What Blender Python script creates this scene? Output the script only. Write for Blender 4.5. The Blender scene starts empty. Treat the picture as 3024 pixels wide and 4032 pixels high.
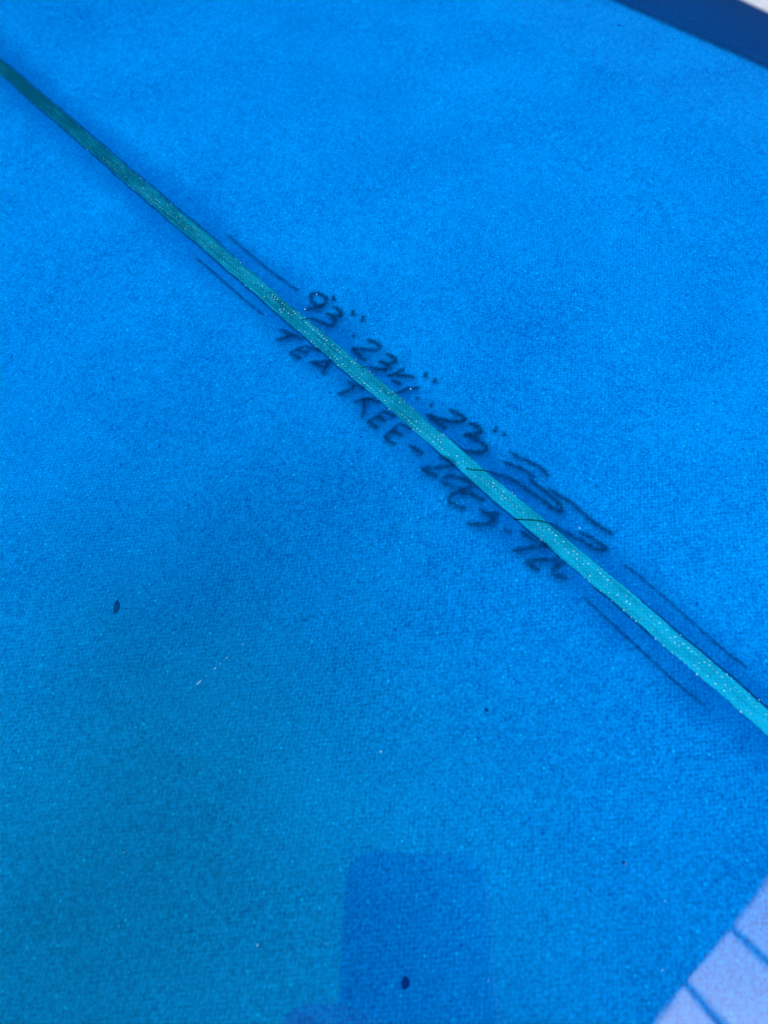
import bpy, bmesh, math, random
from mathutils import Vector, Matrix

# ------------------------------------------------------------------ camera, sky, sun, exposure
scene = bpy.context.scene
DECK = 0.975                     # height of the board's deck at the stringer above the ground
CAM_H = 0.208                    # the lens is held this far above the deck
cam_loc = Vector((-0.09140, -0.11278, DECK + CAM_H))
AX_R = Vector((0.7272359, -0.6844505, -0.0515314)).normalized()    # picture right
AX_D = Vector((-0.6319393, -0.6383531, -0.4394975)).normalized()   # picture down
AX_F = Vector((0.2679191, 0.3521831, -0.8967644)).normalized()     # viewing direction
CAM_M = Matrix(((AX_R.x, -AX_D.x, -AX_F.x, cam_loc.x),
                (AX_R.y, -AX_D.y, -AX_F.y, cam_loc.y),
                (AX_R.z, -AX_D.z, -AX_F.z, cam_loc.z),
                (0, 0, 0, 1)))
cam_data = bpy.data.cameras.new('camera')
cam = bpy.data.objects.new('camera', cam_data)
scene.collection.objects.link(cam)
cam.matrix_world = CAM_M
cam_data.sensor_fit = 'VERTICAL'
cam_data.sensor_height = 36.0
cam_data.lens = 27.04
cam_data.clip_start = 0.002
cam_data.clip_end = 6000.0
cam_data.dof.use_dof = True
cam_data.dof.focus_distance = 0.243
cam_data.dof.aperture_fstop = 11.0
scene.camera = cam

SUN_AZ = math.radians(196.0)     # azimuth of the sun, from +Y towards +X
SUN_EL = math.radians(58.5)      # hazy sun: bright aureole, soft shadows
world = bpy.data.worlds.new('World')
scene.world = world
world.use_nodes = True
wn = world.node_tree
bg = wn.nodes['Background']
sky = wn.nodes.new('ShaderNodeTexSky')
sky.sky_type = 'NISHITA'
sky.sun_disc = False
sky.sun_elevation = SUN_EL
sky.sun_rotation = SUN_AZ
sky.dust_density = 4.2
sky.ozone_density = 9.0
wn.links.new(sky.outputs[0], bg.inputs[0])
bg.inputs[1].default_value = 0.15

sun_data = bpy.data.lights.new('sun', 'SUN')
sun_data.energy = 0.5
sun_data.angle = math.radians(28.0)
sun_data.color = (1.0, 0.95, 0.88)
sun = bpy.data.objects.new('sun', sun_data)
scene.collection.objects.link(sun)
to_sun = Vector((math.sin(SUN_AZ) * math.cos(SUN_EL), math.cos(SUN_AZ) * math.cos(SUN_EL), math.sin(SUN_EL)))
sun.rotation_euler = to_sun.to_track_quat('Z', 'Y').to_euler()
sun.location = (2, 2, 6)

vs = scene.view_settings
vs.view_transform = 'Standard'
vs.look = 'None'
vs.gamma = 1.0
vs.use_curve_mapping = False
vs.exposure = 1.72
scene.render.engine = 'CYCLES'
scene.cycles.use_denoising = True
scene.cycles.max_bounces = 10
scene.cycles.transparent_max_bounces = 16

random.seed(7)

# ------------------------------------------------------------------ small helpers
COL = scene.collection

def link(name, me, mat=None, parent=None, kind=None):
    o = bpy.data.objects.new(name, me)
    COL.objects.link(o)
    if mat is not None:
        me.materials.append(mat)
    if parent is not None:
        o.parent = parent
    if kind:
        o['kind'] = kind
    return o

def tag(o, label, cat, group=None):
    o['label'] = label
    o['category'] = cat
    if group:
        o['group'] = group
    return o

def empty(name, loc, label, cat, matrix=None):
    o = bpy.data.objects.new(name, None)
    COL.objects.link(o)
    if matrix is not None:
        o.matrix_world = matrix
    else:
        o.location = loc
    o.empty_display_size = 0.05
    return tag(o, label, cat)

def smooth(me):
    for p in me.polygons:
        p.use_smooth = True

def box_mesh(name, size, loc=(0, 0, 0), bevel=0.0):
    bm = bmesh.new()
    bmesh.ops.create_cube(bm, size=1.0)
    bmesh.ops.scale(bm, vec=size, verts=bm.verts)
    if bevel:
        bmesh.ops.bevel(bm, geom=list(bm.edges), offset=bevel, segments=2, affect='EDGES', profile=0.5)
    bmesh.ops.translate(bm, vec=loc, verts=bm.verts)
    me = bpy.data.meshes.new(name)
    bm.to_mesh(me); bm.free()
    return me

class NT:
    """thin wrapper that keeps the node building short"""
    def __init__(self, name):
        self.mat = bpy.data.materials.new(name)
        self.mat.use_nodes = True
        self.t = self.mat.node_tree
        self.b = self.t.nodes['Principled BSDF']
    def n(self, typ, **kw):
        nd = self.t.nodes.new(typ)
        for k, v in kw.items():
            setattr(nd, k, v)
        return nd
    def put(self, sock, v):
        if isinstance(v, bpy.types.NodeSocket):
            self.t.links.new(v, sock)
        else:
            sock.default_value = v
    def math(self, op, a, b=None, c=None, clamp=False):
        nd = self.n('ShaderNodeMath', operation=op, use_clamp=clamp)
        self.put(nd.inputs[0], a)
        if b is not None: self.put(nd.inputs[1], b)
        if c is not None: self.put(nd.inputs[2], c)
        return nd.outputs[0]
    def rng(self, v, a, b, c=0.0, d=1.0, interp='SMOOTHSTEP'):
        nd = self.n('ShaderNodeMapRange', interpolation_type=interp)
        self.put(nd.inputs['Value'], v)
        for k, x in zip(('From Min', 'From Max', 'To Min', 'To Max'), (a, b, c, d)):
            self.put(nd.inputs[k], x)
        return nd.outputs['Result']
    def mixc(self, f, a, b, blend='MIX'):
        nd = self.n('ShaderNodeMix', data_type='RGBA', blend_type=blend)
        self.put(nd.inputs[0], f)
        self.put(nd.inputs[6], a if isinstance(a, bpy.types.NodeSocket) else (*a, 1))
        self.put(nd.inputs[7], b if isinstance(b, bpy.types.NodeSocket) else (*b, 1))
        return nd.outputs[2]
    def pos_mm(self, stretch=(1, 1, 1)):
        tc = self.n('ShaderNodeTexCoord')
        mp = self.n('ShaderNodeVectorMath', operation='MULTIPLY')
        self.t.links.new(tc.outputs['Object'], mp.inputs[0])
        mp.inputs[1].default_value = [1000 * s for s in stretch]
        return mp.outputs[0]
    def noise(self, vec, scale, detail=2.0, rough=0.5):
        nd = self.n('ShaderNodeTexNoise')
        self.put(nd.inputs['Vector'], vec)
        nd.inputs['Scale'].default_value = scale
        nd.inputs['Detail'].default_value = detail
        nd.inputs['Roughness'].default_value = rough
        return nd.outputs['Fac']
    def voro(self, vec, scale):
        nd = self.n('ShaderNodeTexVoronoi')
        self.put(nd.inputs['Vector'], vec)
        nd.inputs['Scale'].default_value = scale
        return nd.outputs['Distance'], nd.outputs['Color']
    def sep(self, vec):
        nd = self.n('ShaderNodeSeparateXYZ')
        self.put(nd.inputs[0], vec)
        return nd.outputs
    def bump(self, h, dist, strength=1.0):
        nd = self.n('ShaderNodeBump')
        nd.inputs['Strength'].default_value = strength
        nd.inputs['Distance'].default_value = dist
        self.put(nd.inputs['Height'], h)
        return nd.outputs[0]
    def set(self, **kw):
        for k, v in kw.items():
            s = self.b.inputs[k.replace('_', ' ')]
            self.put(s, (*v, 1) if isinstance(v, tuple) and len(v) == 3 and s.type == 'RGBA' else v)
        return self

def gloss(m, ripple=True):
    """the clear sanded-and-polished resin that covers the whole board"""
    m.set(Roughness=0.75, Coat_Weight=1.0, Coat_Roughness=0.015, Coat_IOR=1.7)
    m.b.inputs['Specular IOR Level'].default_value = 0.0
    if ripple:
        p = m.pos_mm()
        r = m.math('ADD', m.noise(p, 0.05, 1.0), m.math('MULTIPLY', m.noise(p, 0.45, 2.0), 0.02))
        m.put(m.b.inputs['Coat Normal'], m.bump(r, 0.00006))
    return m

# ------------------------------------------------------------------ materials
def mat_deck():
    m = NT('blue_tinted_laminate')
    p = m.pos_mm()
    x, y, z = m.sep(p)
    g1 = m.rng(m.noise(p, 1.15, 5.0, 0.75), 0.33, 0.67)
    g2 = m.rng(m.noise(p, 0.42, 2.0, 0.55), 0.28, 0.72)
    g3 = m.noise(p, 0.030, 3.0, 0.55)
    g4 = m.noise(p, 0.007, 2.0, 0.5)
    # plain weave of the glass cloth, yarns along and across the stringer
    wx = m.math('SINE', m.math('MULTIPLY', x, 2 * math.pi / 1.75))
    wy = m.math('SINE', m.math('MULTIPLY', y, 2 * math.pi / 1.40))
    wv = m.math('MULTIPLY', wx, wy)
    t = m.math('MULTIPLY', g1, 0.58)
    t = m.math('ADD', t, m.math('MULTIPLY', g2, 0.13))
    t = m.math('ADD', t, m.math('MULTIPLY', m.math('MULTIPLY', wv, m.rng(m.noise(p, 0.02, 2.0), 0.35, 0.65, 0.4, 1.0)), 0.14))
    t = m.math('ADD', t, m.math('MULTIPLY', m.math('SUBTRACT', g3, 0.5), 0.36))
    t = m.math('ADD', t, m.math('MULTIPLY', m.math('SUBTRACT', g4, 0.5), 0.2))
    t = m.math('ADD', t, 0.095)
    col = m.mixc(m.math('MAXIMUM', 0.0, m.math('MINIMUM', 1.0, t)), (0.0, 0.072, 0.33), (0.0, 0.300, 0.80))
    # pale flecks: air caught at the yarn crossings
    d, c = m.voro(p, 0.52)
    cr = m.sep(c)
    fl = m.math('MULTIPLY', m.rng(d, 0.10, 0.24, 1.0, 0.0), m.rng(cr[0], 0.62, 1.0, 0.0, 0.85))
    col = m.mixc(fl, col, (0.0, 0.43, 0.86))
    # dark pin holes in the foam filled with tint
    d2, c2 = m.voro(p, 0.30)
    cr2 = m.sep(c2)
    pit = m.math('MULTIPLY', m.rng(d2, 0.08, 0.22, 1.0, 0.0), m.rng(cr2[1], 0.80, 1.0, 0.0, 0.65))
    col = m.mixc(pit, col, (0.0, 0.044, 0.30))
    # darker blue towards the stringer, with a wavering reach
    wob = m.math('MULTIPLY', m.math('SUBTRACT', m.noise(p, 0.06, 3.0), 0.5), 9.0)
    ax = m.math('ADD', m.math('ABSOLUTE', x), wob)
    flank = m.rng(ax, 3.0, 17.0, 0.52, 0.0)
    col = m.mixc(flank, col, (0.0, 0.050, 0.28))
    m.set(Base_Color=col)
    h = m.math('ADD', m.math('MULTIPLY', m.noise(p, 0.8, 3.0, 0.6), 1.0), m.math('MULTIPLY', wv, 0.08))
    m.put(m.b.inputs['Normal'], m.bump(h, 0.0009, 0.55))
    return gloss(m).mat

def mat_lap():
    m = NT('double_tinted_rail_lap')
    p = m.pos_mm()
    uv = m.n('ShaderNodeUVMap'); u, v, _ = m.sep(uv.outputs[0])
    g = m.noise(p, 0.5, 3.0, 0.6)
    l = m.noise(p, 0.02, 2.0)
    t = m.math('ADD', m.math('MULTIPLY', g, 0.5), m.math('MULTIPLY', l, 0.5))
    col = m.mixc(t, (0.0, 0.024, 0.115), (0.0, 0.052, 0.20))
    m.set(Base_Color=col)
    # torn, slightly fuzzy inner edge of the cloth; v is millimetres from that edge
    e = m.math('ADD', v, m.math('MULTIPLY', m.math('SUBTRACT', m.noise(p, 0.7, 4.0, 0.7), 0.5), 4.5))
    m.set(Alpha=m.rng(e, 0.5, 7.5))
    return gloss(m).mat

def mat_stringer():
    m = NT('green_tinted_stringer')
    p = m.pos_mm()
    ps = m.pos_mm((1.0, 0.045, 1.0))
    x, y, z = m.sep(p)
    s1 = m.noise(ps, 1.5, 3.0, 0.65)
    s2 = m.noise(ps, 4.5, 2.0, 0.6)
    blot = m.noise(p, 0.05, 3.0, 0.6)
    fine = m.noise(p, 1.1, 2.0, 0.6)
    chk = m.math('MULTIPLY', m.math('SINE', m.math('MULTIPLY', x, 2 * math.pi / 1.38)), m.math('SINE', m.math('MULTIPLY', y, 2 * math.pi / 1.38)))
    along = m.rng(y, 230.0, -150.0, 0.0, 1.0, 'LINEAR')  # brighter towards one end: partly own tone, partly painted light
    t = m.math('ADD', m.math('MULTIPLY', m.math('SUBTRACT', s1, 0.5), 1.0), m.math('MULTIPLY', chk, 0.13))
    t = m.math('ADD', t, m.math('MULTIPLY', m.math('SUBTRACT', s2, 0.5), 0.45))
    t = m.math('ADD', t, m.math('MULTIPLY', m.math('SUBTRACT', blot, 0.5), 0.7))
    t = m.math('ADD', t, m.math('MULTIPLY', m.math('SUBTRACT', fine, 0.5), 0.5))
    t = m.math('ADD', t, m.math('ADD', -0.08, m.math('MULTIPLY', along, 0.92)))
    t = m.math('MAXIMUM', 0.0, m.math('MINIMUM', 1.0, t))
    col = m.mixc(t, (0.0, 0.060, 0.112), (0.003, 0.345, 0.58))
    m.set(Base_Color=col)
    uv = m.n('ShaderNodeUVMap'); u, v, _ = m.sep(uv.outputs[0])
    e = m.math('ADD', v, m.math('MULTIPLY', m.math('SUBTRACT', m.noise(p, 1.2, 3.0), 0.5), 0.14))
    a = m.math('MULTIPLY', m.rng(e, 0.03, 0.09), m.rng(e, 0.97, 0.91))
    m.set(Alpha=a)
    return gloss(m).mat

def mat_ink(name, col, opacity, soft=0.45, grain=0.9):
    m = NT(name)
    p = m.pos_mm()
    uv = m.n('ShaderNodeUVMap'); u, v, _ = m.sep(uv.outputs[0])
    n1 = m.math('SUBTRACT', m.noise(p, 1.5, 3.0, 0.65), 0.5)
    n2 = m.noise(p, 0.16, 2.0, 0.5)
    d = m.math('ABSOLUTE', m.math('SUBTRACT', v, 0.5))               # 0 centre .. 0.5 edge
    d = m.math('ADD', d, m.math('MULTIPLY', n1, 0.30))
    a = m.rng(d, 0.5 - soft, 0.5, 1.0, 0.0)
    a = m.math('MULTIPLY', a, m.rng(m.noise(p, 0.95, 2.0, 0.6), 0.22, 0.62, 1.0 - 0.5 * grain, 1.0))
    a = m.math('MULTIPLY', a, m.rng(n2, 0.25, 0.75, 0.72, 1.0))
    ends = m.math('MULTIPLY', m.rng(u, 0.0, 0.7), 1.0)
    a = m.math('MULTIPLY', a, ends)
    m.set(Base_Color=col, Alpha=m.math('MULTIPLY', a, opacity))
    return gloss(m).mat

def mat_plain(name, col, rough=0.5, coat=False, **kw):
    m = NT(name)
    m.set(Base_Color=col, Roughness=rough, **kw)
    if coat:
        gloss(m)
    return m.mat

def mat_noise(name, a, b, scale, rough=0.8, bump=0.0, bscale=None):
    m = NT(name)
    p = m.pos_mm()
    n = m.noise(p, scale, 5.0, 0.6)
    m.set(Base_Color=m.mixc(m.rng(n, 0.3, 0.7), a, b), Roughness=rough)
    if bump:
        m.put(m.b.inputs['Normal'], m.bump(m.noise(p, bscale or scale * 3, 4.0, 0.6), bump))
    return m.mat

M_DECK = mat_deck()
M_LAP = mat_lap()
M_STR = mat_stringer()
M_INK = mat_ink('marker_ink_under_resin', (0.0, 0.034, 0.13), 0.76, 0.5, 1.1)
M_INK_SHADE = mat_ink('ink_shadow_halo', (0.0, 0.036, 0.18), 0.34, 0.5, 0.8)
M_INK_FAINT = mat_ink('rubbed_marker_ink_under_resin', (0.0, 0.036, 0.14), 0.60, 0.5, 1.2)
M_PENCIL = mat_ink('graphite_line_under_resin', (0.0, 0.030, 0.14), 0.56, 0.5, 1.1)
M_JOINT = mat_ink('dark_glue_joint', (0.0, 0.030, 0.09), 0.66, 0.40, 0.6)
M_CRACK = mat_ink('dark_line_across_stringer', (0.0, 0.06, 0.075), 0.9, 0.35, 0.2)
M_SPECK = mat_plain('trapped_air_white', (0.30, 0.60, 0.62), 0.6, True)
M_DENT = mat_plain('dark_blue_pock', (0.0, 0.030, 0.19), 0.6, True)
M_DENT_SOFT = mat_ink('dent_halo', (0.0, 0.04, 0.25), 0.6, 0.5, 0.3)
M_FIBRE_GLINT = mat_plain('white_fibre_and_glint', (0.42, 0.66, 0.78), 0.6, True)
M_CONC = mat_noise('pale_concrete', (0.42, 0.42, 0.41), (0.56, 0.56, 0.55), 0.06, 0.9, 0.0008, 0.5)
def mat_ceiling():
    m = NT('canvas_reflection_tint')
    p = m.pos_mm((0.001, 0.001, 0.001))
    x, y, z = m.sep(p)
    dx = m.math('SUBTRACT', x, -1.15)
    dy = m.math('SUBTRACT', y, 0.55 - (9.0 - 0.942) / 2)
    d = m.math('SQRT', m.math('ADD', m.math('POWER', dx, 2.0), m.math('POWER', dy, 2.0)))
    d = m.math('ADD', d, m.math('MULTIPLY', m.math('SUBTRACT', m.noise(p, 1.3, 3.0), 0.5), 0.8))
    m.set(Base_Color=m.mixc(m.rng(d, 0.7, 2.7), (0.05, 0.58, 0.42), (0.020, 0.028, 0.045)), Roughness=0.9)  # green-to-dark falloff painted in, to tint the board's reflection
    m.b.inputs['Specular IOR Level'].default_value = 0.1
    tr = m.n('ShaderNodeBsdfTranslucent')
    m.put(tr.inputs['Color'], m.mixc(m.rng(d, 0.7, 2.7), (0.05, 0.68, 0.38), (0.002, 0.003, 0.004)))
    mx = m.n('ShaderNodeMixShader')
    mx.inputs[0].default_value = 0.8
    m.t.links.new(m.b.outputs[0], mx.inputs[1]); m.t.links.new(tr.outputs[0], mx.inputs[2])
    m.t.links.new(mx.outputs[0], m.t.nodes['Material Output'].inputs['Surface'])
    return m.mat
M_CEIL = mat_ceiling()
M_BEAM = mat_noise('weathered_rafter_wood', (0.16, 0.13, 0.10), (0.24, 0.20, 0.15), 0.03, 0.8)

# ------------------------------------------------------------------ ground
gm = bpy.data.meshes.new('ground')
G = 2500.0
gm.from_pydata([(-G, -G, 0), (G, -G, 0), (G, G, 0), (-G, G, 0)], [], [(0, 1, 2, 3)])
ground = link('ground', gm, M_CONC, kind='structure')

# ------------------------------------------------------------------ the surfboard
HALF_W, TOP_H, LEN = 0.29504, 0.036, 1.41
MID = DECK - TOP_H

def outline(y):
    t = min(1.0, abs(y) / LEN)
    return max(0.012, HALF_W * (1.0 - t ** 2.6) ** 0.58)

def rocker(y):
    t = y / LEN
    return (0.11 if t > 0 else 0.07) * abs(t) ** 3.2

def thick(y):
    t = min(1.0, abs(y) / LEN)
    return 1.0 - 0.62 * t ** 3

def deck_z(x, y):
    w = outline(y)
    q = min(0.99999, abs(x) / w)
    return MID + rocker(y) + TOP_H * thick(y) * (1 - q ** 4) ** (1 / 2.2)

board = empty('surfboard', (0, 0, 0), 'glossy blue tinted surfboard with a green stringer and dark handwriting along it', 'surfboard')

def section_params(n):
    """angles running from the deck centre to the rail, dense near the rail"""
    out = []
    for i in range(n + 1):
        out.append(math.sin(0.5 * math.pi * i / n))
    return out

def hull_mesh():
    ys = []
    N = 150
    for i in range(N + 1):
        ys.append(-LEN * 0.9995 * math.cos(math.pi * i / N))
    top = section_params(56)                     # q from 0 to 1
    prof = [(q, (1 - q ** 4) ** (1 / 2.2)) for q in top]
    prof += [(q, -1.083 * (1 - q ** 3.2) ** (1 / 2.0)) for q in reversed(top[:-1])]
    full = [(-q, h) for q, h in reversed(prof[1:-1])]
    ring = prof + full
    verts, faces = [], []
    for y in ys:
        w, r, th = outline(y), rocker(y), thick(y)
        for q, h in ring:
            verts.append((q * w, y, MID + r + TOP_H * th * h))
    K = len(ring)
    for j in range(N):
        for k in range(K):
            k2 = (k + 1) % K
            faces.append((j * K + k, j * K + k2, (j + 1) * K + k2, (j + 1) * K + k))
    faces.append(tuple(range(K)))
    faces.append(tuple(reversed(range(N * K, N * K + K))))
    me = bpy.data.meshes.new('hull')
    me.from_pydata(verts, [], faces)
    bm = bmesh.new(); bm.from_mesh(me)
    bmesh.ops.recalc_face_normals(bm, faces=bm.faces)
    bm.to_mesh(me); bm.free()
    smooth(me)
    return me

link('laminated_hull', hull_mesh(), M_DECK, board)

def strip_mesh(name, rows, uvs):
    """rows: list of equally long vertex rows; uvs the same shape"""
    me = bpy.data.meshes.new(name)
    K = len(rows[0])
    verts = [v for r in rows for v in r]
    uvl = [v for r in uvs for v in r]
    faces = []
    for j in range(len(rows) - 1):
        for k in range(K - 1):
            faces.append((j * K + k, j * K + k + 1, (j + 1) * K + k + 1, (j + 1) * K + k))
    me.from_pydata(verts, [], faces)
    bm = bmesh.new(); bm.from_mesh(me)
    bmesh.ops.recalc_face_normals(bm, faces=bm.faces)
    bm.normal_update()
    if sum(f.normal.z for f in bm.faces) < 0:
        bmesh.ops.reverse_faces(bm, faces=bm.faces)
    bm.to_mesh(me); bm.free()
    ul = me.uv_layers.new(name='UVMap')
    for lp in me.loops:
        ul.data[lp.index].uv = uvl[lp.vertex_index]
    smooth(me)
    return me

# darker rail laps, where the cloth of the other side is wrapped over
for side in (1, -1):
    rows, uvs = [], []
    for i in range(141):
        y = -1.30 + 2.60 * i / 140
        w, r, th = outline(y), rocker(y), thick(y)
        row, uv = [], []
        q0 = (w - 0.0745 - 0.0062 * math.sin((y - 0.043) * 15.5)) / w
        qs = [q0] + [max(q0 + 0.0005 * (k + 1), q) for k, q in enumerate(section_params(56)[32:])]
        pts = [(q, (1 - min(q, 1) ** 4) ** (1 / 2.2)) for q in qs] + [(q, -1.083 * (1 - q ** 3.2) ** 0.5) for q in (0.995, 0.98)]
        dist, last = 0.0, None
        for q, hh in pts:
            px, pz = q * w, MID + r + TOP_H * th * hh
            if last: dist += math.hypot(px - last[0], pz - last[1])
            last = (px, pz)
            nx = 4 * q ** 3 / w; nz = 2.2 * max(abs(hh), 1e-4) ** 1.2 / (TOP_H * th) * (1 if hh >= 0 else -1)
            L = math.hypot(nx, nz)
            o = 0.00016
            row.append((side * (px + o * nx / L), y, pz + o * nz / L))
            uv.append((y * 1000, dist * 1000))
        rows.append(row); uvs.append(uv)
    link('rail_lap', strip_mesh('rail_lap', rows, uvs), M_LAP, board)

# the stringer, let in flush and showing through the cloth
STR_HW = 0.00315
def str_edge(y, side):
    return STR_HW + 0.00013 * math.sin(y * 190 + side * 1.3) + 0.00010 * math.sin(y * 520 + 2.1 * side) + 0.00010 * math.sin(y * 67 + side)
rows, uvs = [], []
NS = 1300
for i in range(NS + 1):
    y = -1.36 + 2.72 * i / NS
    a, b = -str_edge(y, -1), str_edge(y, 1)
    row, uv = [], []
    for k in range(9):
        t = k / 8
        x = a + (b - a) * t
        row.append((x, y, deck_z(x, y) + 0.00008)); uv.append((y * 1000, t))
    rows.append(row); uvs.append(uv)
stringer = link('stringer', strip_mesh('stringer', rows, uvs), M_STR, board)
stringer['label'] = 'thin green wooden stringer dotted with white weave specks'

# broken dark glue lines along both sides of the stringer
def joint(y0, y1, side, width):
    rows, uvs = [], []
    n = max(4, int((y1 - y0) / 0.0015))
    for i in range(n + 1):
        y = y0 + (y1 - y0) * i / n
        c = side * (str_edge(y, side) + 0.00012)
        wd = width * (0.75 + 0.5 * random.random()) * min(1, 6 * i / n + .15, 6 * (n - i) / n + .15)
        row, uv = [], []
        for k in range(5):
            x = c + wd * (k / 4 - 0.5)
            row.append((x, y, deck_z(x, y) + 0.00011)); uv.append((min(i, n - i) * 1.5, k / 4))
        rows.append(row); uvs.append(uv)
    link('glue_joint', strip_mesh('glue_joint', rows, uvs), M_JOINT, board)
for y0, y1, side, wd in ((-.012, .250, -1, .00085), (-.085, -.018, -1, .0007), (-.112, -.088, -1, .0008), (.075, .270, 1, .0008),
                         (-.175, -.100, 1, .00085), (-.034, -.026, 1, .0007), (-.30, -.155, -1, .0006), (.30, .60, 1, .0008), (.30, .60, -1, .0008)):
    joint(y0, y1, side, wd)

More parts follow.
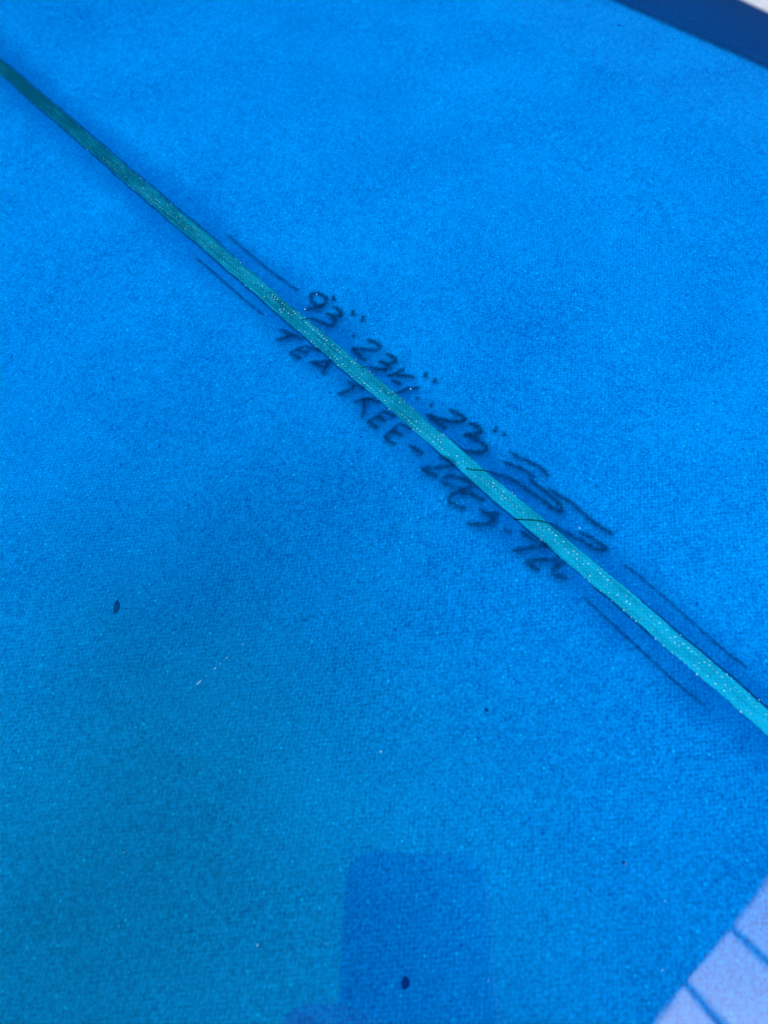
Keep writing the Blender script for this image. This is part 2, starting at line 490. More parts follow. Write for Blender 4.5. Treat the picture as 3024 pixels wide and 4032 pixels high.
# ------------------------------------------------------------------ handwriting (millimetres on the deck: across, along)
STROKES = [
    ('9',1.88,[[(13.14,46.91),(12.41,48.39),(10.73,48.6),(9.27,46.92),(9.01,44.81),(9.49,42.74),(11.51,42.44),(13.21,43.45),(13.49,45.67),(12.77,47.49)],[(11.51,42.44),(9.79,42.75),(7.39,43.92),(5.83,44.75),(4.66,45.36)]]),
    ("'",1.79,[[(16.16,42.99),(14.58,41.04)]]),
    ('3',1.87,[[(12.31,39.45),(13.05,37.71),(12.87,35.75),(11.8,34.33),(10.76,35.14),(9.93,36.45),(8.86,39.1)],[(9.84,36.35),(8.97,34.35),(7.57,33.31),(6.35,33.68),(5.6,35.71),(4.91,38.14),(4.06,40.09),(3.59,40.84)]]),
    ("''",1.76,[[(16.62,33.06),(14.58,31.29)],[(17.5,28.67),(14.92,27.11)]]),
    ('.',2.14,[[(7.87,29.21),(8.37,28.51)]]),
    ('.',1.94,[[(8.38,24.93),(9.31,24.09)]]),
    ('2',1.9,[[(10.76,20.29),(11.75,18.61),(12.36,16.51),(12.09,14.95),(10.81,14.71),(9.39,15.76),(7.45,18.22),(5.14,21.23)],[(4.95,21.32),(5.13,18.75),(4.91,16.07),(5.01,13.75)]]),
    ('3',1.89,[[(11.26,11.42),(12.09,10.21),(12.29,8.57),(11.82,6.89),(10.32,7.15),(8.84,8.56),(7.77,11.0)],[(8.66,8.66),(8.55,7.0),(7.44,6.63),(5.92,7.83),(4.63,9.73),(4.0,11.45)]]),
    ('quarter',1.58,[[(5.57,4.2),(8.03,3.27),(11.94,2.66)],[(7.94,2.59),(9.65,0.58),(11.77,-2.45)],[(5.4,2.27),(6.09,0.36),(6.71,-1.32)],[(3.47,-2.68),(5.15,-3.52),(6.91,-4.0),(9.73,-6.26)]]),
    ("''",1.77,[[(15.93,-3.68),(13.7,-4.93)],[(16.37,-7.29),(14.34,-8.7)]]),
    ('.',1.66,[[(6.17,-8.47),(6.79,-9.26)]]),
    ('.',2.02,[[(7.39,-13.58),(8.06,-14.58)]]),
    ('2',1.98,[[(10.6,-19.04),(11.28,-21.39),(11.66,-23.74),(11.44,-25.17),(9.86,-24.95),(7.98,-22.99),(6.42,-20.7),(4.98,-18.01),(4.34,-15.88)],[(4.28,-15.66),(4.54,-17.89),(4.58,-20.88),(4.93,-23.82)]]),
    ('3',2.13,[[(11.17,-27.18),(12.18,-29.16),(12.02,-31.58),(11.06,-32.23),(9.14,-31.01),(6.68,-29.12)],[(7.77,-30.2),(8.58,-32.61),(9.04,-35.61),(8.42,-37.5),(6.8,-37.6),(5.04,-36.0),(3.59,-34.24),(2.83,-32.85)]]),
    ("''",1.61,[[(16.77,-34.1),(14.54,-35.4)],[(16.95,-37.99),(15.71,-38.49)]]),
    ('T',1.94,[[(-6.95,45.34),(-5.69,41.4),(-4.71,38.32),(-3.71,35.61)],[(-5.29,40.24),(-8.2,41.03),(-11.02,42.42)]]),
    ('E',1.72,[[(-5.57,33.44),(-4.32,31.05),(-3.09,28.03)],[(-5.57,33.44),(-8.34,34.05),(-11.1,34.66)],[(-8.34,34.05),(-7.53,32.12),(-6.58,30.35)],[(-11.14,34.62),(-10.53,32.44),(-9.77,30.46)]]),
    ('A',1.8,[[(-2.66,22.25),(-4.24,22.96),(-6.58,24.98),(-9.07,27.15)],[(-3.5,22.56),(-6.65,21.47),(-9.16,20.47)],[(-8.05,26.12),(-7.27,23.88),(-6.57,21.56)]]),
    ('T',1.86,[[(-5.12,12.93),(-4.13,9.5),(-2.93,6.03)],[(-4.0,9.19),(-6.35,9.15),(-9.17,9.94),(-10.79,10.54)]]),
    ('R',1.65,[[(-6.55,3.87),(-4.44,1.74),(-3.11,-1.8)],[(-4.44,1.74),(-6.87,3.52),(-9.2,4.52)],[(-6.33,2.63),(-8.65,0.26),(-11.06,-1.63)]]),
    ('E',1.81,[[(-4.87,-4.55),(-3.99,-6.77),(-3.48,-9.1)],[(-4.95,-4.63),(-7.57,-4.82),(-11.27,-3.9)],[(-7.57,-4.82),(-7.09,-6.62),(-7.09,-8.33)],[(-11.27,-3.9),(-10.73,-5.91),(-10.35,-8.09)]]),
    ('E',1.7,[[(-4.44,-11.59),(-3.58,-14.08),(-3.0,-16.28)],[(-4.75,-11.92),(-8.15,-12.09),(-11.49,-11.95)],[(-7.99,-11.92),(-7.09,-13.79),(-6.55,-15.75)],[(-11.44,-12.0),(-10.92,-14.44),(-10.48,-16.79)]]),
    ('-',1.78,[[(-7.76,-19.51),(-7.22,-22.27),(-6.55,-25.13)]]),
    ('2',1.92,[[(-4.07,-28.86),(-2.58,-32.2),(-2.6,-34.34),(-4.56,-33.62),(-7.81,-30.99),(-10.9,-28.21)],[(-11.09,-28.51),(-10.25,-31.3),(-9.16,-34.21)]]),
    ('0',1.83,[[(-9.51,-35.36),(-6.48,-36.57),(-4.44,-39.81),(-3.97,-42.98),(-5.82,-43.22),(-8.42,-40.04),(-9.47,-36.9),(-9.51,-35.36)]]),
    ('2',1.88,[[(-4.75,-49.76),(-5.72,-48.03),(-6.37,-45.08),(-8.27,-42.41),(-10.78,-41.47),(-12.67,-42.42),(-12.44,-44.68),(-11.07,-47.82)]]),
    ('3',1.86,[[(-8.45,-50.41),(-7.64,-53.38),(-4.98,-56.11)],[(-7.69,-53.42),(-7.68,-55.68),(-9.67,-55.95),(-11.99,-54.0),(-14.64,-51.28)]]),
    ('.',2.01,[[(-7.89,-59.68),(-7.49,-62.52)]]),
    ('7',1.82,[[(-4.95,-63.8),(-4.59,-66.84),(-3.78,-70.29),(-3.11,-72.38),(-6.52,-69.84),(-9.53,-67.97),(-11.57,-66.69)]]),
    ('2',1.8,[[(-3.1,-76.67),(-4.67,-77.15),(-7.74,-74.23),(-10.93,-71.94),(-10.75,-74.45),(-10.03,-76.27)]]),
    ('2',1.95,[[(-3.14,-80.15),(-5.16,-78.87),(-7.58,-79.05),(-7.78,-81.16),(-6.2,-83.39)]]),
    ('sig',1.67,[[(12.77,-43.2),(13.3,-46.73),(14.44,-50.56),(15.06,-54.37),(14.7,-57.71)],[(8.69,-44.28),(9.9,-47.63),(11.09,-50.95),(11.45,-54.99)],[(3.2,-44.04),(3.99,-45.98),(5.89,-49.98),(6.5,-54.24),(6.87,-58.23),(7.42,-62.85),(7.38,-65.84),(7.92,-67.88),(9.18,-67.62),(10.0,-64.39),(9.92,-60.22),(9.79,-56.47),(9.79,-53.87)],[(11.4,-60.31),(12.05,-64.47),(12.64,-68.97),(12.37,-75.55),(12.57,-79.54),(13.38,-83.67)],[(2.78,-68.27),(3.42,-70.92),(4.16,-74.16),(5.23,-78.12),(5.77,-81.11),(6.57,-83.85),(8.52,-84.96),(8.32,-82.39),(7.83,-79.03),(6.88,-76.01)]]),
    ('line',1.71,[[(7.83,92.96),(7.59,78.81),(7.85,65.05),(8.74,53.51)]]),
    ('line',1.49,[[(-7.33,92.64),(-7.13,78.92),(-7.23,65.98),(-6.99,53.89)]]),
    ('line',1.29,[[(8.16,-91.91),(8.38,-102.74),(7.87,-116.73),(7.58,-126.02),(8.05,-133.46)]]),
    ('line',1.27,[[(-7.64,-90.55),(-8.06,-103.89),(-8.39,-114.38),(-8.66,-123.74),(-8.3,-132.0)]]),
    ('crack',0.69,[[(0.82,42.52),(1.82,42.38),(3.23,41.4),(3.93,40.42)]]),
    ('crack',0.57,[[(1.53,12.99),(2.62,12.67),(3.52,11.83)]]),
    ('crack',0.56,[[(0.82,0.34),(1.18,-1.9),(2.29,-2.17),(3.53,-2.9)]]),
    ('crack',0.7,[[(-1.0,-38.08),(-0.02,-39.87),(2.17,-42.31),(3.09,-44.14)]]),
    ('crack',0.76,[[(-3.41,-60.26),(-1.91,-61.88),(0.2,-64.22),(1.95,-66.44),(3.34,-69.39)]]),
]

def catmull(pts, step=0.30):
    P = [Vector(p) for p in pts]
    if len(P) == 2:
        n = max(2, int((P[1] - P[0]).length / step))
        return [P[0].lerp(P[1], i / n) for i in range(n + 1)]
    P = [P[0] * 2 - P[1]] + P + [P[-1] * 2 - P[-2]]
    out = []
    for i in range(1, len(P) - 2):
        p0, p1, p2, p3 = P[i - 1:i + 3]
        n = max(2, int((p2 - p1).length / step))
        for k in range(n):
            t = k / n
            out.append(0.5 * ((2 * p1) + (p2 - p0) * t + (2 * p0 - 5 * p1 + 4 * p2 - p3) * t * t + (3 * p1 - p0 - 3 * p2 + p3) * t ** 3))
    out.append(P[-2])
    return out

level = [0]
def stroke_geo(pts, width, lift):
    c = catmull(pts)
    d0 = (c[0] - c[1]).normalized(); d1 = (c[-1] - c[-2]).normalized()
    c = [c[0] + d0 * min(width, 2.6) * 0.45] + c + [c[-1] + d1 * min(width, 2.6) * 0.45]
    rows, uvs = [], []
    tot = len(c)
    ph = random.random() * 6
    for i, q in enumerate(c):
        a = c[max(0, i - 1)]; b = c[min(tot - 1, i + 1)]
        t = (b - a).normalized()
        nrm = Vector((-t.y, t.x))
        w = width * (1.0 + 0.13 * math.sin(i * 0.55 + ph))
        e = min(i, tot - 1 - i) * 0.3
        row, uv = [], []
        for k in range(5):
            s = q + nrm * w * (k / 4 - 0.5)
            x, y = s.x / 1000, s.y / 1000
            row.append((x, y, deck_z(x, y) + lift)); uv.append((e / max(0.4, width * 0.35) * 0.7, k / 4))
        rows.append(row); uvs.append(uv)
    return rows, uvs

def glyph(kind, width, strokes):
    bmj = bmesh.new()
    mes = []
    for s in strokes:
        level[0] = (level[0] + 1) % 12
        parts = [(width, 0.00020 + 0.000012 * level[0], 0)]
        if kind not in ('line', 'crack'):
            parts.insert(0, (width * 2.1, 0.00010 + 0.000006 * level[0], 1))
        for w_, lift, mi in parts:
            if mi == 1:      # ink halo and its shadow on the foam, painted a little aside
                off = (-0.35, -0.9)
                pts = [(q[0] + off[0], q[1] + off[1]) for q in s]
            else:
                pts = s
            rows, uvs = stroke_geo(pts, w_, lift)
            me = strip_mesh('stroke', rows, uvs)
            for pl in me.polygons: pl.material_index = mi
            bmj.from_mesh(me); bpy.data.meshes.remove(me)
    name, mat = {'line': ('pencil_line', M_PENCIL), 'crack': ('ink_line_on_stringer', M_CRACK), 'sig': ('inked_signature', M_INK_FAINT)}.get(kind, ('inked_character', M_INK if strokes[0][0][0] > 0 else M_INK_FAINT))
    me = bpy.data.meshes.new(name)
    bmj.to_mesh(me); bmj.free()
    smooth(me)
    o = link(name, me, mat, board)
    me.materials.append(M_INK_SHADE)
    return o

for kind, width, strokes in STROKES:
    glyph(kind, width * {'crack': 1.0, 'line': 1.45}.get(kind, 1.36), strokes)

# ------------------------------------------------------------------ specks, dents, loose fibres
def disc(bm, x, y, rx, ry, ang, lift, n=7):
    c = bm.verts.new((x, y, deck_z(x, y) + lift))
    ring = []
    for k in range(n):
        a = 2 * math.pi * k / n
        j = 0.8 + 0.4 * random.random()
        dx, dy = rx * j * math.cos(a), ry * j * math.sin(a)
        px = x + dx * math.cos(ang) - dy * math.sin(ang); py = y + dx * math.sin(ang) + dy * math.cos(ang)
        ring.append(bm.verts.new((px, py, deck_z(px, py) + lift * 0.9)))
    for k in range(n):
        bm.faces.new((c, ring[k], ring[(k + 1) % n]))

bm = bmesh.new()
y = -0.32
row = 0
while y < 0.36:
    for k in range(5):
        x = (-2.75 + 1.38 * k) / 1000 + random.gauss(0, 0.00012)
        strength = 0.25 + 0.75 * max(0, math.sin(y * 41 + k * 1.9) * 0.5 + 0.5)
        if random.random() < (0.75 if 0 < k < 4 else 0.3) * strength and y < 0.19 - 0.06 * random.random():
            r = random.choice((0.00011, 0.00015, 0.00018, 0.00023)) * (0.8 if y > 0.06 else 1.0)
            disc(bm, x, y + random.gauss(0, 0.0001) + (0.0007 if k % 2 else 0), r, r * 0.85, random.random() * 3, 0.00016)
    y += 0.00138
    row += 1
me = bpy.data.meshes.new('weave_specks'); bm.to_mesh(me); bm.free(); smooth(me)
specks = link('weave_specks', me, M_SPECK, board, 'stuff')

bm = bmesh.new()
for i in range(150):  # tiny pale discs painted in as glints on the deck
    x = random.uniform(-0.24, 0.20); y = random.uniform(-0.24, 0.30)
    r = random.choice((0.00006, 0.00008, 0.00011))
    disc(bm, x, y, r, r * random.uniform(0.7, 1.6), random.random() * 3, 0.0001, 6)
for x, y in ((7.5, -4.75), (8.0, -75.5), (-77.7, -81.4), (-129.5, -93.5), (12.2, 47.6), (5.0, 45.5)):
    disc(bm, x / 1000, y / 1000, 0.00030, 0.00018, 0.6, 0.0003, 7)
me = bpy.data.meshes.new('glint_flecks'); bm.to_mesh(me); bm.free(); smooth(me)
link('glint_flecks', me, M_FIBRE_GLINT, board, 'stuff')

def dent(x, y, rx, ry, ang):
    """a dark blue oval disc, slightly raised, marking a pock"""
    x, y = x / 1000, y / 1000
    verts, faces = [], []
    n, rings = 20, 5
    for j in range(rings + 1):
        f = j / rings
        for k in range(n):
            a = 2 * math.pi * k / n
            dx, dy = rx * f * math.cos(a) * (1 + .12 * math.sin(2 * a + 1)), ry * f * math.sin(a) * (1 + .1 * math.cos(3 * a))
            px = x + dx * math.cos(ang) - dy * math.sin(ang); py = y + dx * math.sin(ang) + dy * math.cos(ang)
            verts.append((px, py, deck_z(px, py) + 0.00009 + 0.00003 * (1 - f * f)))
    for j in range(rings):
        for k in range(n):
            faces.append((j * n + k, j * n + (k + 1) % n, (j + 1) * n + (k + 1) % n, (j + 1) * n + k))
    me = bpy.data.meshes.new('dent')
    me.from_pydata(verts, [], faces); me.validate(); smooth(me)
    link('dent', me, M_DENT, board)
dent(-105.4, 1.3, 0.0009, 0.0021, -0.72)
dent(-109.0, -123.1, 0.0009, 0.0014, -0.9)
dent(-52.8, -141.2, 0.00045, 0.0005, 0.0)
dent(205.9, 70.0, 0.0008, 0.0006, 0.0)
dent(-50.0, -93.0, 0.0005, 0.0006, 0.4)

for xa, xb, wd in ((-102.3, -100.4, .32), (-96.2, -95.3, .26), (-91.9, -91.2, .22), (-86.3, -85.6, .2), (-94.0, -93.6, .2), (-98.9, -98.6, .22)):
    rows, uvs = [], []
    for i in range(7):
        t = i / 6
        x = xa + (xb - xa) * t
        w = wd * math.sin(math.pi * (0.12 + 0.76 * t))
        rows.append([((x) / 1000, (-33.2 + s * w / 2) / 1000, deck_z(x / 1000, -.0332) + 0.00012) for s in (-1, 1)])
        uvs.append([(t, 0), (t, 1)])
    link('loose_fibre', strip_mesh('loose_fibre', rows, uvs), M_FIBRE_GLINT, board)

# ------------------------------------------------------------------ the two padded trestles that carry the board
M_WOOD = mat_noise('pale_trestle_pine', (0.36, 0.25, 0.14), (0.46, 0.33, 0.20), 0.05, 0.7)
M_PAD = mat_noise('grey_foam_pad', (0.10, 0.10, 0.11), (0.14, 0.14, 0.15), 0.5, 0.9)
for ty, near in ((0.72, 'head'), (-0.72, 'foot')):
    bottom = MID + rocker(ty) - 1.083 * TOP_H * thick(ty)
    tr = empty('trestle', (0, ty, 0), 'pale pine trestle with a grey foam pad under the %s of the board' % ('far end' if ty > 0 else 'short end'), 'trestle')
    def tp(name, size, loc, mat, rot=(0, 0, 0)):
        o = link(name, box_mesh(name, size, (0, 0, 0), 0.004), mat, tr)
        o.location = loc; o.rotation_euler = rot
    tp('pad', (0.56, 0.085, 0.03), (0, 0, bottom - 0.015), M_PAD)
    tp('crossbar', (0.66, 0.07, 0.09), (0, 0, bottom - 0.0755), M_WOOD)
    hgt = bottom - 0.06
    for sx in (-1, 1):
        for sy in (-1, 1):
            a = math.radians(15) * sy
            tp('leg', (0.045, 0.028, hgt / math.cos(a) - 0.008), (sx * 0.27, sy * (0.055 + math.tan(math.radians(15)) * hgt / 2), hgt / 2), M_WOOD, (a, 0, 0))
        tp('brace', (0.022, 0.30, 0.05), (sx * 0.235, 0, 0.36), M_WOOD)

# ------------------------------------------------------------------ the porch roof that shades the board and is mirrored in its gloss
RZ = DECK + 3.0
EDGE = -0.942
roof = empty('porch_roof', (0, EDGE, 0), 'canvas awning on posts, its green falloff painted in for the reflection, thin battens jutting past its edge', 'roof')
RX0, RX1, RY1 = -5.0, 5.0, 9.0
def rpart(name, size, centre, mat, bevel=0.004):
    o = link(name, box_mesh(name, size, (0, 0, 0), bevel), mat, roof)
    o.location = (centre[0], centre[1] - EDGE, centre[2])
    return o
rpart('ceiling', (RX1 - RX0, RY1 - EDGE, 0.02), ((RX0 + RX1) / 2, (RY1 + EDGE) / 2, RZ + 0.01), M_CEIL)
rpart('rail_reflection_blocker', (0.012, RY1 - EDGE - 0.3, RZ - 0.05), (RX1 - 0.05, (RY1 + EDGE) / 2 + 0.1, RZ / 2), mat_noise('charcoal_blocker', (0.02, 0.025, 0.035), (0.03, 0.035, 0.05), 0.01, 0.9))  # unseen dark sheet, added only to darken the rail's reflection
first = None
xr = 0.352 - 0.2655 * 20
while xr < RX1:
    if first is None:
        first = rpart('rafter', (0.026, 1.9, 0.04), (xr, EDGE - 0.65, RZ + 0.042), M_BEAM)
    else:
        o = first.copy(); COL.objects.link(o); o.parent = roof; o.location.x = xr
    xr += 0.2655
for px, py in ((RX0 + .1, EDGE + .15), (RX1 - .1, EDGE + .15), (RX0 + .1, RY1 - .1), (RX1 - .1, RY1 - .1)):
    rpart('post', (0.1, 0.1, RZ), (px, py, RZ / 2), M_BEAM)

# ------------------------------------------------------------------ the phone the picture is taken with, and the hand that holds it
def cam_pt(x, y, z):
    """metres right, down and forward of the lens"""
    return cam_loc + AX_R * x + AX_D * y + AX_F * z
M_PHONE = mat_plain('dark_phone_glass', (0.012, 0.014, 0.018), 0.25)
M_RIM = mat_plain('dark_metal_rim', (0.03, 0.03, 0.035), 0.35, Metallic=0.8)
M_SCREEN = mat_plain('black_screen_glass', (0.008, 0.008, 0.010), 0.1)
PH = Matrix(((AX_R.x, AX_D.x, AX_F.x, cam_loc.x), (AX_R.y, AX_D.y, AX_F.y, cam_loc.y), (AX_R.z, AX_D.z, AX_F.z, cam_loc.z), (0, 0, 0, 1)))
phone = empty('phone', None, 'black phone held low over the board, mirrored in its gloss', 'phone', PH)

def rounded_slab(name, x0, x1, y0, y1, z0, z1, r, edge):
    bm = bmesh.new()
    pts = []
    for cx, cy, a0 in ((x1 - r, y1 - r, 0), (x0 + r, y1 - r, 90), (x0 + r, y0 + r, 180), (x1 - r, y0 + r, 270)):
        for k in range(9):
            a = math.radians(a0 + 90 * k / 8)
            pts.append((cx + r * math.cos(a), cy + r * math.sin(a)))
    lo = [bm.verts.new((x, y, z0)) for x, y in pts]
    f = bm.faces.new(lo)
    ex = bmesh.ops.extrude_face_region(bm, geom=[f])
    bmesh.ops.translate(bm, vec=(0, 0, z1 - z0), verts=[v for v in ex['geom'] if isinstance(v, bmesh.types.BMVert)])
    bmesh.ops.recalc_face_normals(bm, faces=bm.faces)
    es = [e for e in bm.edges if abs(e.verts[0].co.z - e.verts[1].co.z) < 1e-9]
    if edge:
        bmesh.ops.bevel(bm, geom=es, offset=edge, segments=3, affect='EDGES', profile=0.5)
    me = bpy.data.meshes.new(name); bm.to_mesh(me); bm.free()
    return me
X0, X1, Y0, Y1 = -0.0450, 0.0270, -0.0190, 0.1275
link('phone_body', rounded_slab('phone_body', X0, X1, Y0, Y1, -0.0112, -0.0036, 0.0150, 0.0012), M_PHONE, phone)
link('screen', rounded_slab('screen', X0 + .002, X1 - .002, Y0 + .002, Y1 - .002, -0.0116, -0.01125, 0.0130, 0.0), M_SCREEN, phone)
link('camera_plate', rounded_slab('camera_plate', -0.0115, 0.0235, -0.0155, 0.0195, -0.00355, -0.0026, 0.008, 0.0003), M_RIM, phone)
def ring_mesh(name, cx, cy, r0, r1, z0, z1, n=28):
    verts, faces = [], []
    for k in range(n):
        a = 2 * math.pi * k / n
        for r, z in ((r1, z0), (r1, z1), (r0, z1), (r0, z0)):
            verts.append((cx + r * math.cos(a), cy + r * math.sin(a), z))
    for k in range(n):
        for q in range(4):
            faces.append((k * 4 + q, ((k + 1) % n) * 4 + q, ((k + 1) % n) * 4 + (q + 1) % 4, k * 4 + (q + 1) % 4))
    me = bpy.data.meshes.new(name); me.from_pydata(verts, [], faces)
    bm = bmesh.new(); bm.from_mesh(me); bmesh.ops.recalc_face_normals(bm, faces=bm.faces); bm.to_mesh(me); bm.free()
    return me
for cx, cy in ((0, 0), (0.0165, -0.0085), (0.0165, 0.0105)):
    link('lens_ring', ring_mesh('lens_ring', cx, cy, 0.0042, 0.0066, -0.0026, -0.0012), M_RIM, phone)

# hand: one skinned skeleton, in the same right / down / forward axes
def mat_skin():
    m = NT('skin')
    p = m.pos_mm()
    n = m.noise(p, 0.08, 4.0)
    m.set(Base_Color=m.mixc(n, (0.21, 0.115, 0.08), (0.28, 0.165, 0.115)), Roughness=0.55)
    m.put(m.b.inputs['Normal'], m.bump(m.noise(p, 1.2, 3.0), 0.0003))
    return m.mat
M_SKIN = mat_skin()
M_CLOTH = mat_noise('charcoal_sleeve_cloth', (0.03, 0.035, 0.04), (0.05, 0.055, 0.06), 0.8, 0.9, 0.0004)

# the photographer: one skinned figure standing beside the board, leaning over it with the phone in both hands
Dk = Vector((0, 0, DECK))
def skin_object(name, verts, edges, radii, mat, parent=None, root=0, sub=2):
    me = bpy.data.meshes.new(name)
    me.from_pydata([tuple(v) for v in verts], edges, [])
    o = link(name, me, mat, parent)
    md = o.modifiers.new('skin', 'SKIN'); md.use_smooth_shade = True
    for i, r in enumerate(radii):
        me.skin_vertices[0].data[i].radius = r if isinstance(r, tuple) else (r, r)
    me.skin_vertices[0].data[root].use_root = True
    sd = o.modifiers.new('subdivision', 'SUBSURF'); sd.levels = sub; sd.render_levels = sub
    return o

class Skel:
    def __init__(self): self.v, self.e, self.r = [], [], []
    def j(self, p, r, to=None):
        self.v.append(Vector(p)); self.r.append(r)
        if to is not None: self.e.append((to, len(self.v) - 1))
        return len(self.v) - 1

PELVIS = Vector((-0.575, -0.800, 0.94)); WAIST = Vector((-0.565, -0.785, 1.08)); CHEST = Vector((-0.450, -0.715, 1.27))
NECK0 = Vector((-0.345, -0.655, 1.410)); NECK1 = Vector((-0.300, -0.630, 1.470)); HEAD = Vector((-0.240, -0.590, 1.565)); CROWN = Vector((-0.245, -0.595, 1.645))
SIDE = Vector((0.74, -0.67, 0))                       # towards the person's right
FACE = Vector((0.60, 0.66, -0.45)).normalized()       # looking down at the phone
def pc(x, y, z): return PH @ Vector((x, y, z))
def arm(s):
    """shoulder, elbow, wrist; s = -1 left, 1 right"""
    sh = NECK0 + SIDE * s * 0.185 + Vector((0, 0, -0.045))
    mx = (lambda p: pc(*p)) if s < 0 else (lambda p: pc(-0.0175 - p[0], p[1] + 0.026, p[2]))
    wr = mx((-0.088, 0.190, -0.050))
    el = (sh + wr) / 2 + SIDE * s * 0.075 + Vector((0, 0, -0.135))
    return sh, el, wr, mx

S = Skel()
pel = S.j(PELVIS, (0.150, 0.105))
wai = S.j(WAIST, (0.135, 0.095), pel)
che = S.j(CHEST, (0.155, 0.110), wai)
nk0 = S.j(NECK0, (0.075, 0.065), che)
nk1 = S.j(NECK1, (0.052, 0.055), nk0)
hd = S.j(HEAD, (0.078, 0.096), nk1)
S.j(CROWN, (0.062, 0.078), hd)
S.j(HEAD + FACE * 0.060 + Vector((0, 0, -0.055)), (0.040, 0.038), hd)     # jaw and chin
S.j(HEAD + FACE * 0.106 + Vector((0, 0, 0.005)), (0.013, 0.014), hd)      # nose
for s in (-1, 1):
    hip = S.j(PELVIS + SIDE * s * 0.095 + Vector((0, 0, -0.07)), (0.088, 0.092), pel)
    kne = S.j(PELVIS + SIDE * s * 0.115 + Vector((0.03, 0.03, -0.46)), (0.058, 0.060), hip)
    ank = S.j(PELVIS + SIDE * s * 0.125 + Vector((-0.01, -0.01, -0.86)), (0.037, 0.040), kne)
    S.j(PELVIS + SIDE * s * 0.135 + Vector((0.11, 0.12, -0.905)), (0.038, 0.024), ank)
    sh, el, wr, mx = arm(s)
    a0 = S.j(sh, (0.056, 0.056), nk0)
    a1 = S.j(el, (0.041, 0.041), a0)
    a2 = S.j(wr, (0.021, 0.027), a1)
    palm = S.j(mx((-0.082, 0.150, -0.030)), (0.019, 0.032), a2)
    palm2 = S.j(mx((-0.076, 0.112, -0.020)), (0.016, 0.032), palm)
    for kx, ky, kz, tip, rr in ((-0.0660, 0.0700, -0.0140, -0.020, 0.0090), (-0.0690, 0.0905, -0.0140, -0.016, 0.0092),
                                (-0.0690, 0.1100, -0.0145, -0.018, 0.0088), (-0.0670, 0.1275, -0.0150, -0.026, 0.0078)):
        k0 = S.j(mx((kx, ky, kz)), (rr * 1.12, rr * 1.15), palm2)
        k1 = S.j(mx((kx + 0.006, ky - 0.003, 0.0045)), rr, k0)
        k2 = S.j(mx((kx + 0.022, ky - 0.005, 0.0080)), rr * 0.92, k1)
        k3 = S.j(mx((0.5 * (kx + 0.022 + tip), ky - 0.004, 0.0058)), rr * 0.85, k2)
        S.j(mx((tip, ky - 0.002, 0.0048)), rr * 0.66, k3)
    t0 = S.j(mx((-0.070, 0.122, -0.034)), 0.014, palm)
    t1 = S.j(mx((-0.050, 0.098, -0.031)), 0.0105, t0)
    t2 = S.j(mx((-0.032, 0.078, -0.0235)), 0.0095, t1)
    S.j(mx((-0.020, 0.064, -0.0205)), 0.0072, t2)
person = skin_object('person', S.v, S.e, S.r, M_SKIN)
tag(person, 'person in a charcoal long-sleeved top leaning over the board with a phone', 'person')

T = Skel()                                             # long-sleeved top
t_p = T.j(PELVIS + Vector((0, 0, -0.03)), (0.172, 0.128))
t_w = T.j(WAIST, (0.160, 0.118), t_p)
t_c = T.j(CHEST, (0.178, 0.132), t_w)
t_n = T.j(NECK0, (0.092, 0.082), t_c)
for s in (-1, 1):
    sh, el, wr, mx = arm(s)
    q0 = T.j(sh, 0.074, t_n)
    q1 = T.j(el, 0.060, q0)
    T.j(el.lerp(wr, 0.80), 0.044, q1)
skin_object('shirt', T.v, T.e, T.r, M_CLOTH, person)
T = Skel()                                             # trousers
t_p = T.j(PELVIS + Vector((0, 0, -0.01)), (0.165, 0.120))
for s in (-1, 1):
    q0 = T.j(PELVIS + SIDE * s * 0.095 + Vector((0, 0, -0.09)), (0.102, 0.104), t_p)
    q1 = T.j(PELVIS + SIDE * s * 0.115 + Vector((0.03, 0.03, -0.46)), (0.075, 0.076), q0)
    T.j(PELVIS + SIDE * s * 0.125 + Vector((-0.01, -0.01, -0.82)), (0.062, 0.064), q1)
skin_object('trousers', T.v, T.e, T.r, mat_noise('dark_denim', (0.02, 0.03, 0.06), (0.035, 0.05, 0.09), 0.6, 0.9, 0.0003), person)
bm = bmesh.new()                                       # short hair: a cap over the crown and the back of the head
bmesh.ops.create_uvsphere(bm, u_segments=36, v_segments=24, radius=1.0)
for v in bm.verts:
    n = v.co.copy()
    lump = 1.0 + 0.03 * math.sin(9 * n.x + 3 * n.z) * math.sin(8 * n.y)
    v.co = (SIDE * n.x * 0.088 + SIDE.cross(Vector((0, 0, 1))) * n.y * 0.108 + Vector((0, 0, 1)) * n.z * 0.115) * lump
drop = [f for f in bm.faces if f.calc_center_median().normalized().dot(FACE) > 0.42 - 0.5 * f.calc_center_median().normalized().z + 0.1 or f.calc_center_median().z < -0.075]
bmesh.ops.delete(bm, geom=drop, context='FACES')
bmesh.ops.translate(bm, vec=HEAD + Vector((0, 0, 0.022)) - FACE * 0.008, verts=bm.verts)
bmesh.ops.solidify(bm, geom=list(bm.faces), thickness=0.006)
bmesh.ops.recalc_face_normals(bm, faces=bm.faces)
me = bpy.data.meshes.new('hair'); bm.to_mesh(me); bm.free(); smooth(me)
link('hair', me, mat_noise('dark_brown_hair', (0.02, 0.014, 0.010), (0.04, 0.028, 0.018), 1.5, 0.7, 0.002), person)
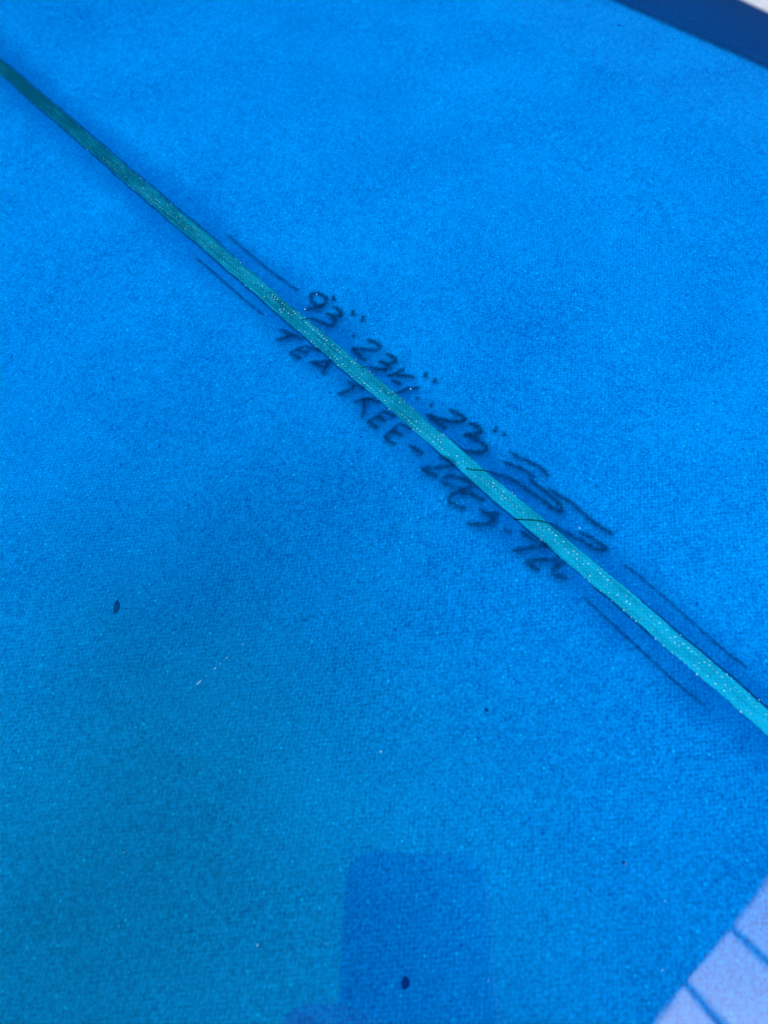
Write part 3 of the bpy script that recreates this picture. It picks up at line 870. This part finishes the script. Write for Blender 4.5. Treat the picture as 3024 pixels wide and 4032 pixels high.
M_SHOE = mat_plain('black_shoe_rubber', (0.02, 0.02, 0.022), 0.6)
for s in (-1, 1):
    T = Skel()
    q = T.j(PELVIS + SIDE * s * 0.125 + Vector((-0.03, -0.035, -0.895)), (0.046, 0.044))
    q2 = T.j(PELVIS + SIDE * s * 0.130 + Vector((0.05, 0.055, -0.900)), (0.050, 0.040), q)
    T.j(PELVIS + SIDE * s * 0.135 + Vector((0.130, 0.140, -0.906)), (0.046, 0.032), q2)
    skin_object('shoe', T.v, T.e, T.r, M_SHOE, person)
    bm = bmesh.new(); bmesh.ops.create_uvsphere(bm, u_segments=14, v_segments=10, radius=0.0105)
    bmesh.ops.translate(bm, vec=HEAD + FACE * 0.080 + SIDE * s * 0.031 + Vector((0, 0, 0.018)), verts=bm.verts)
    me = bpy.data.meshes.new('eye'); bm.to_mesh(me); bm.free(); smooth(me)
    link('eye', me, mat_plain('eye_white', (0.6, 0.58, 0.55), 0.2), person)
    bm = bmesh.new(); bmesh.ops.create_uvsphere(bm, u_segments=14, v_segments=10, radius=0.03)
    bmesh.ops.scale(bm, vec=(0.35, 0.55, 1.0), verts=bm.verts)
    bmesh.ops.translate(bm, vec=HEAD - FACE * 0.005 + SIDE * s * 0.085, verts=bm.verts)
    me = bpy.data.meshes.new('ear'); bm.to_mesh(me); bm.free(); smooth(me)
    link('ear', me, M_SKIN, person)
bm = bmesh.new(); bmesh.ops.create_uvsphere(bm, u_segments=16, v_segments=8, radius=0.024)
bmesh.ops.scale(bm, vec=(1.0, 0.3, 0.22), verts=bm.verts)
bmesh.ops.rotate(bm, cent=(0, 0, 0), matrix=Matrix.Rotation(math.atan2(SIDE.y, SIDE.x), 3, 'Z'), verts=bm.verts)
bmesh.ops.translate(bm, vec=HEAD + FACE * 0.090 + Vector((0, 0, -0.046)), verts=bm.verts)
me = bpy.data.meshes.new('mouth'); bm.to_mesh(me); bm.free(); smooth(me)
link('mouth', me, mat_plain('lips', (0.30, 0.11, 0.09), 0.5), person)
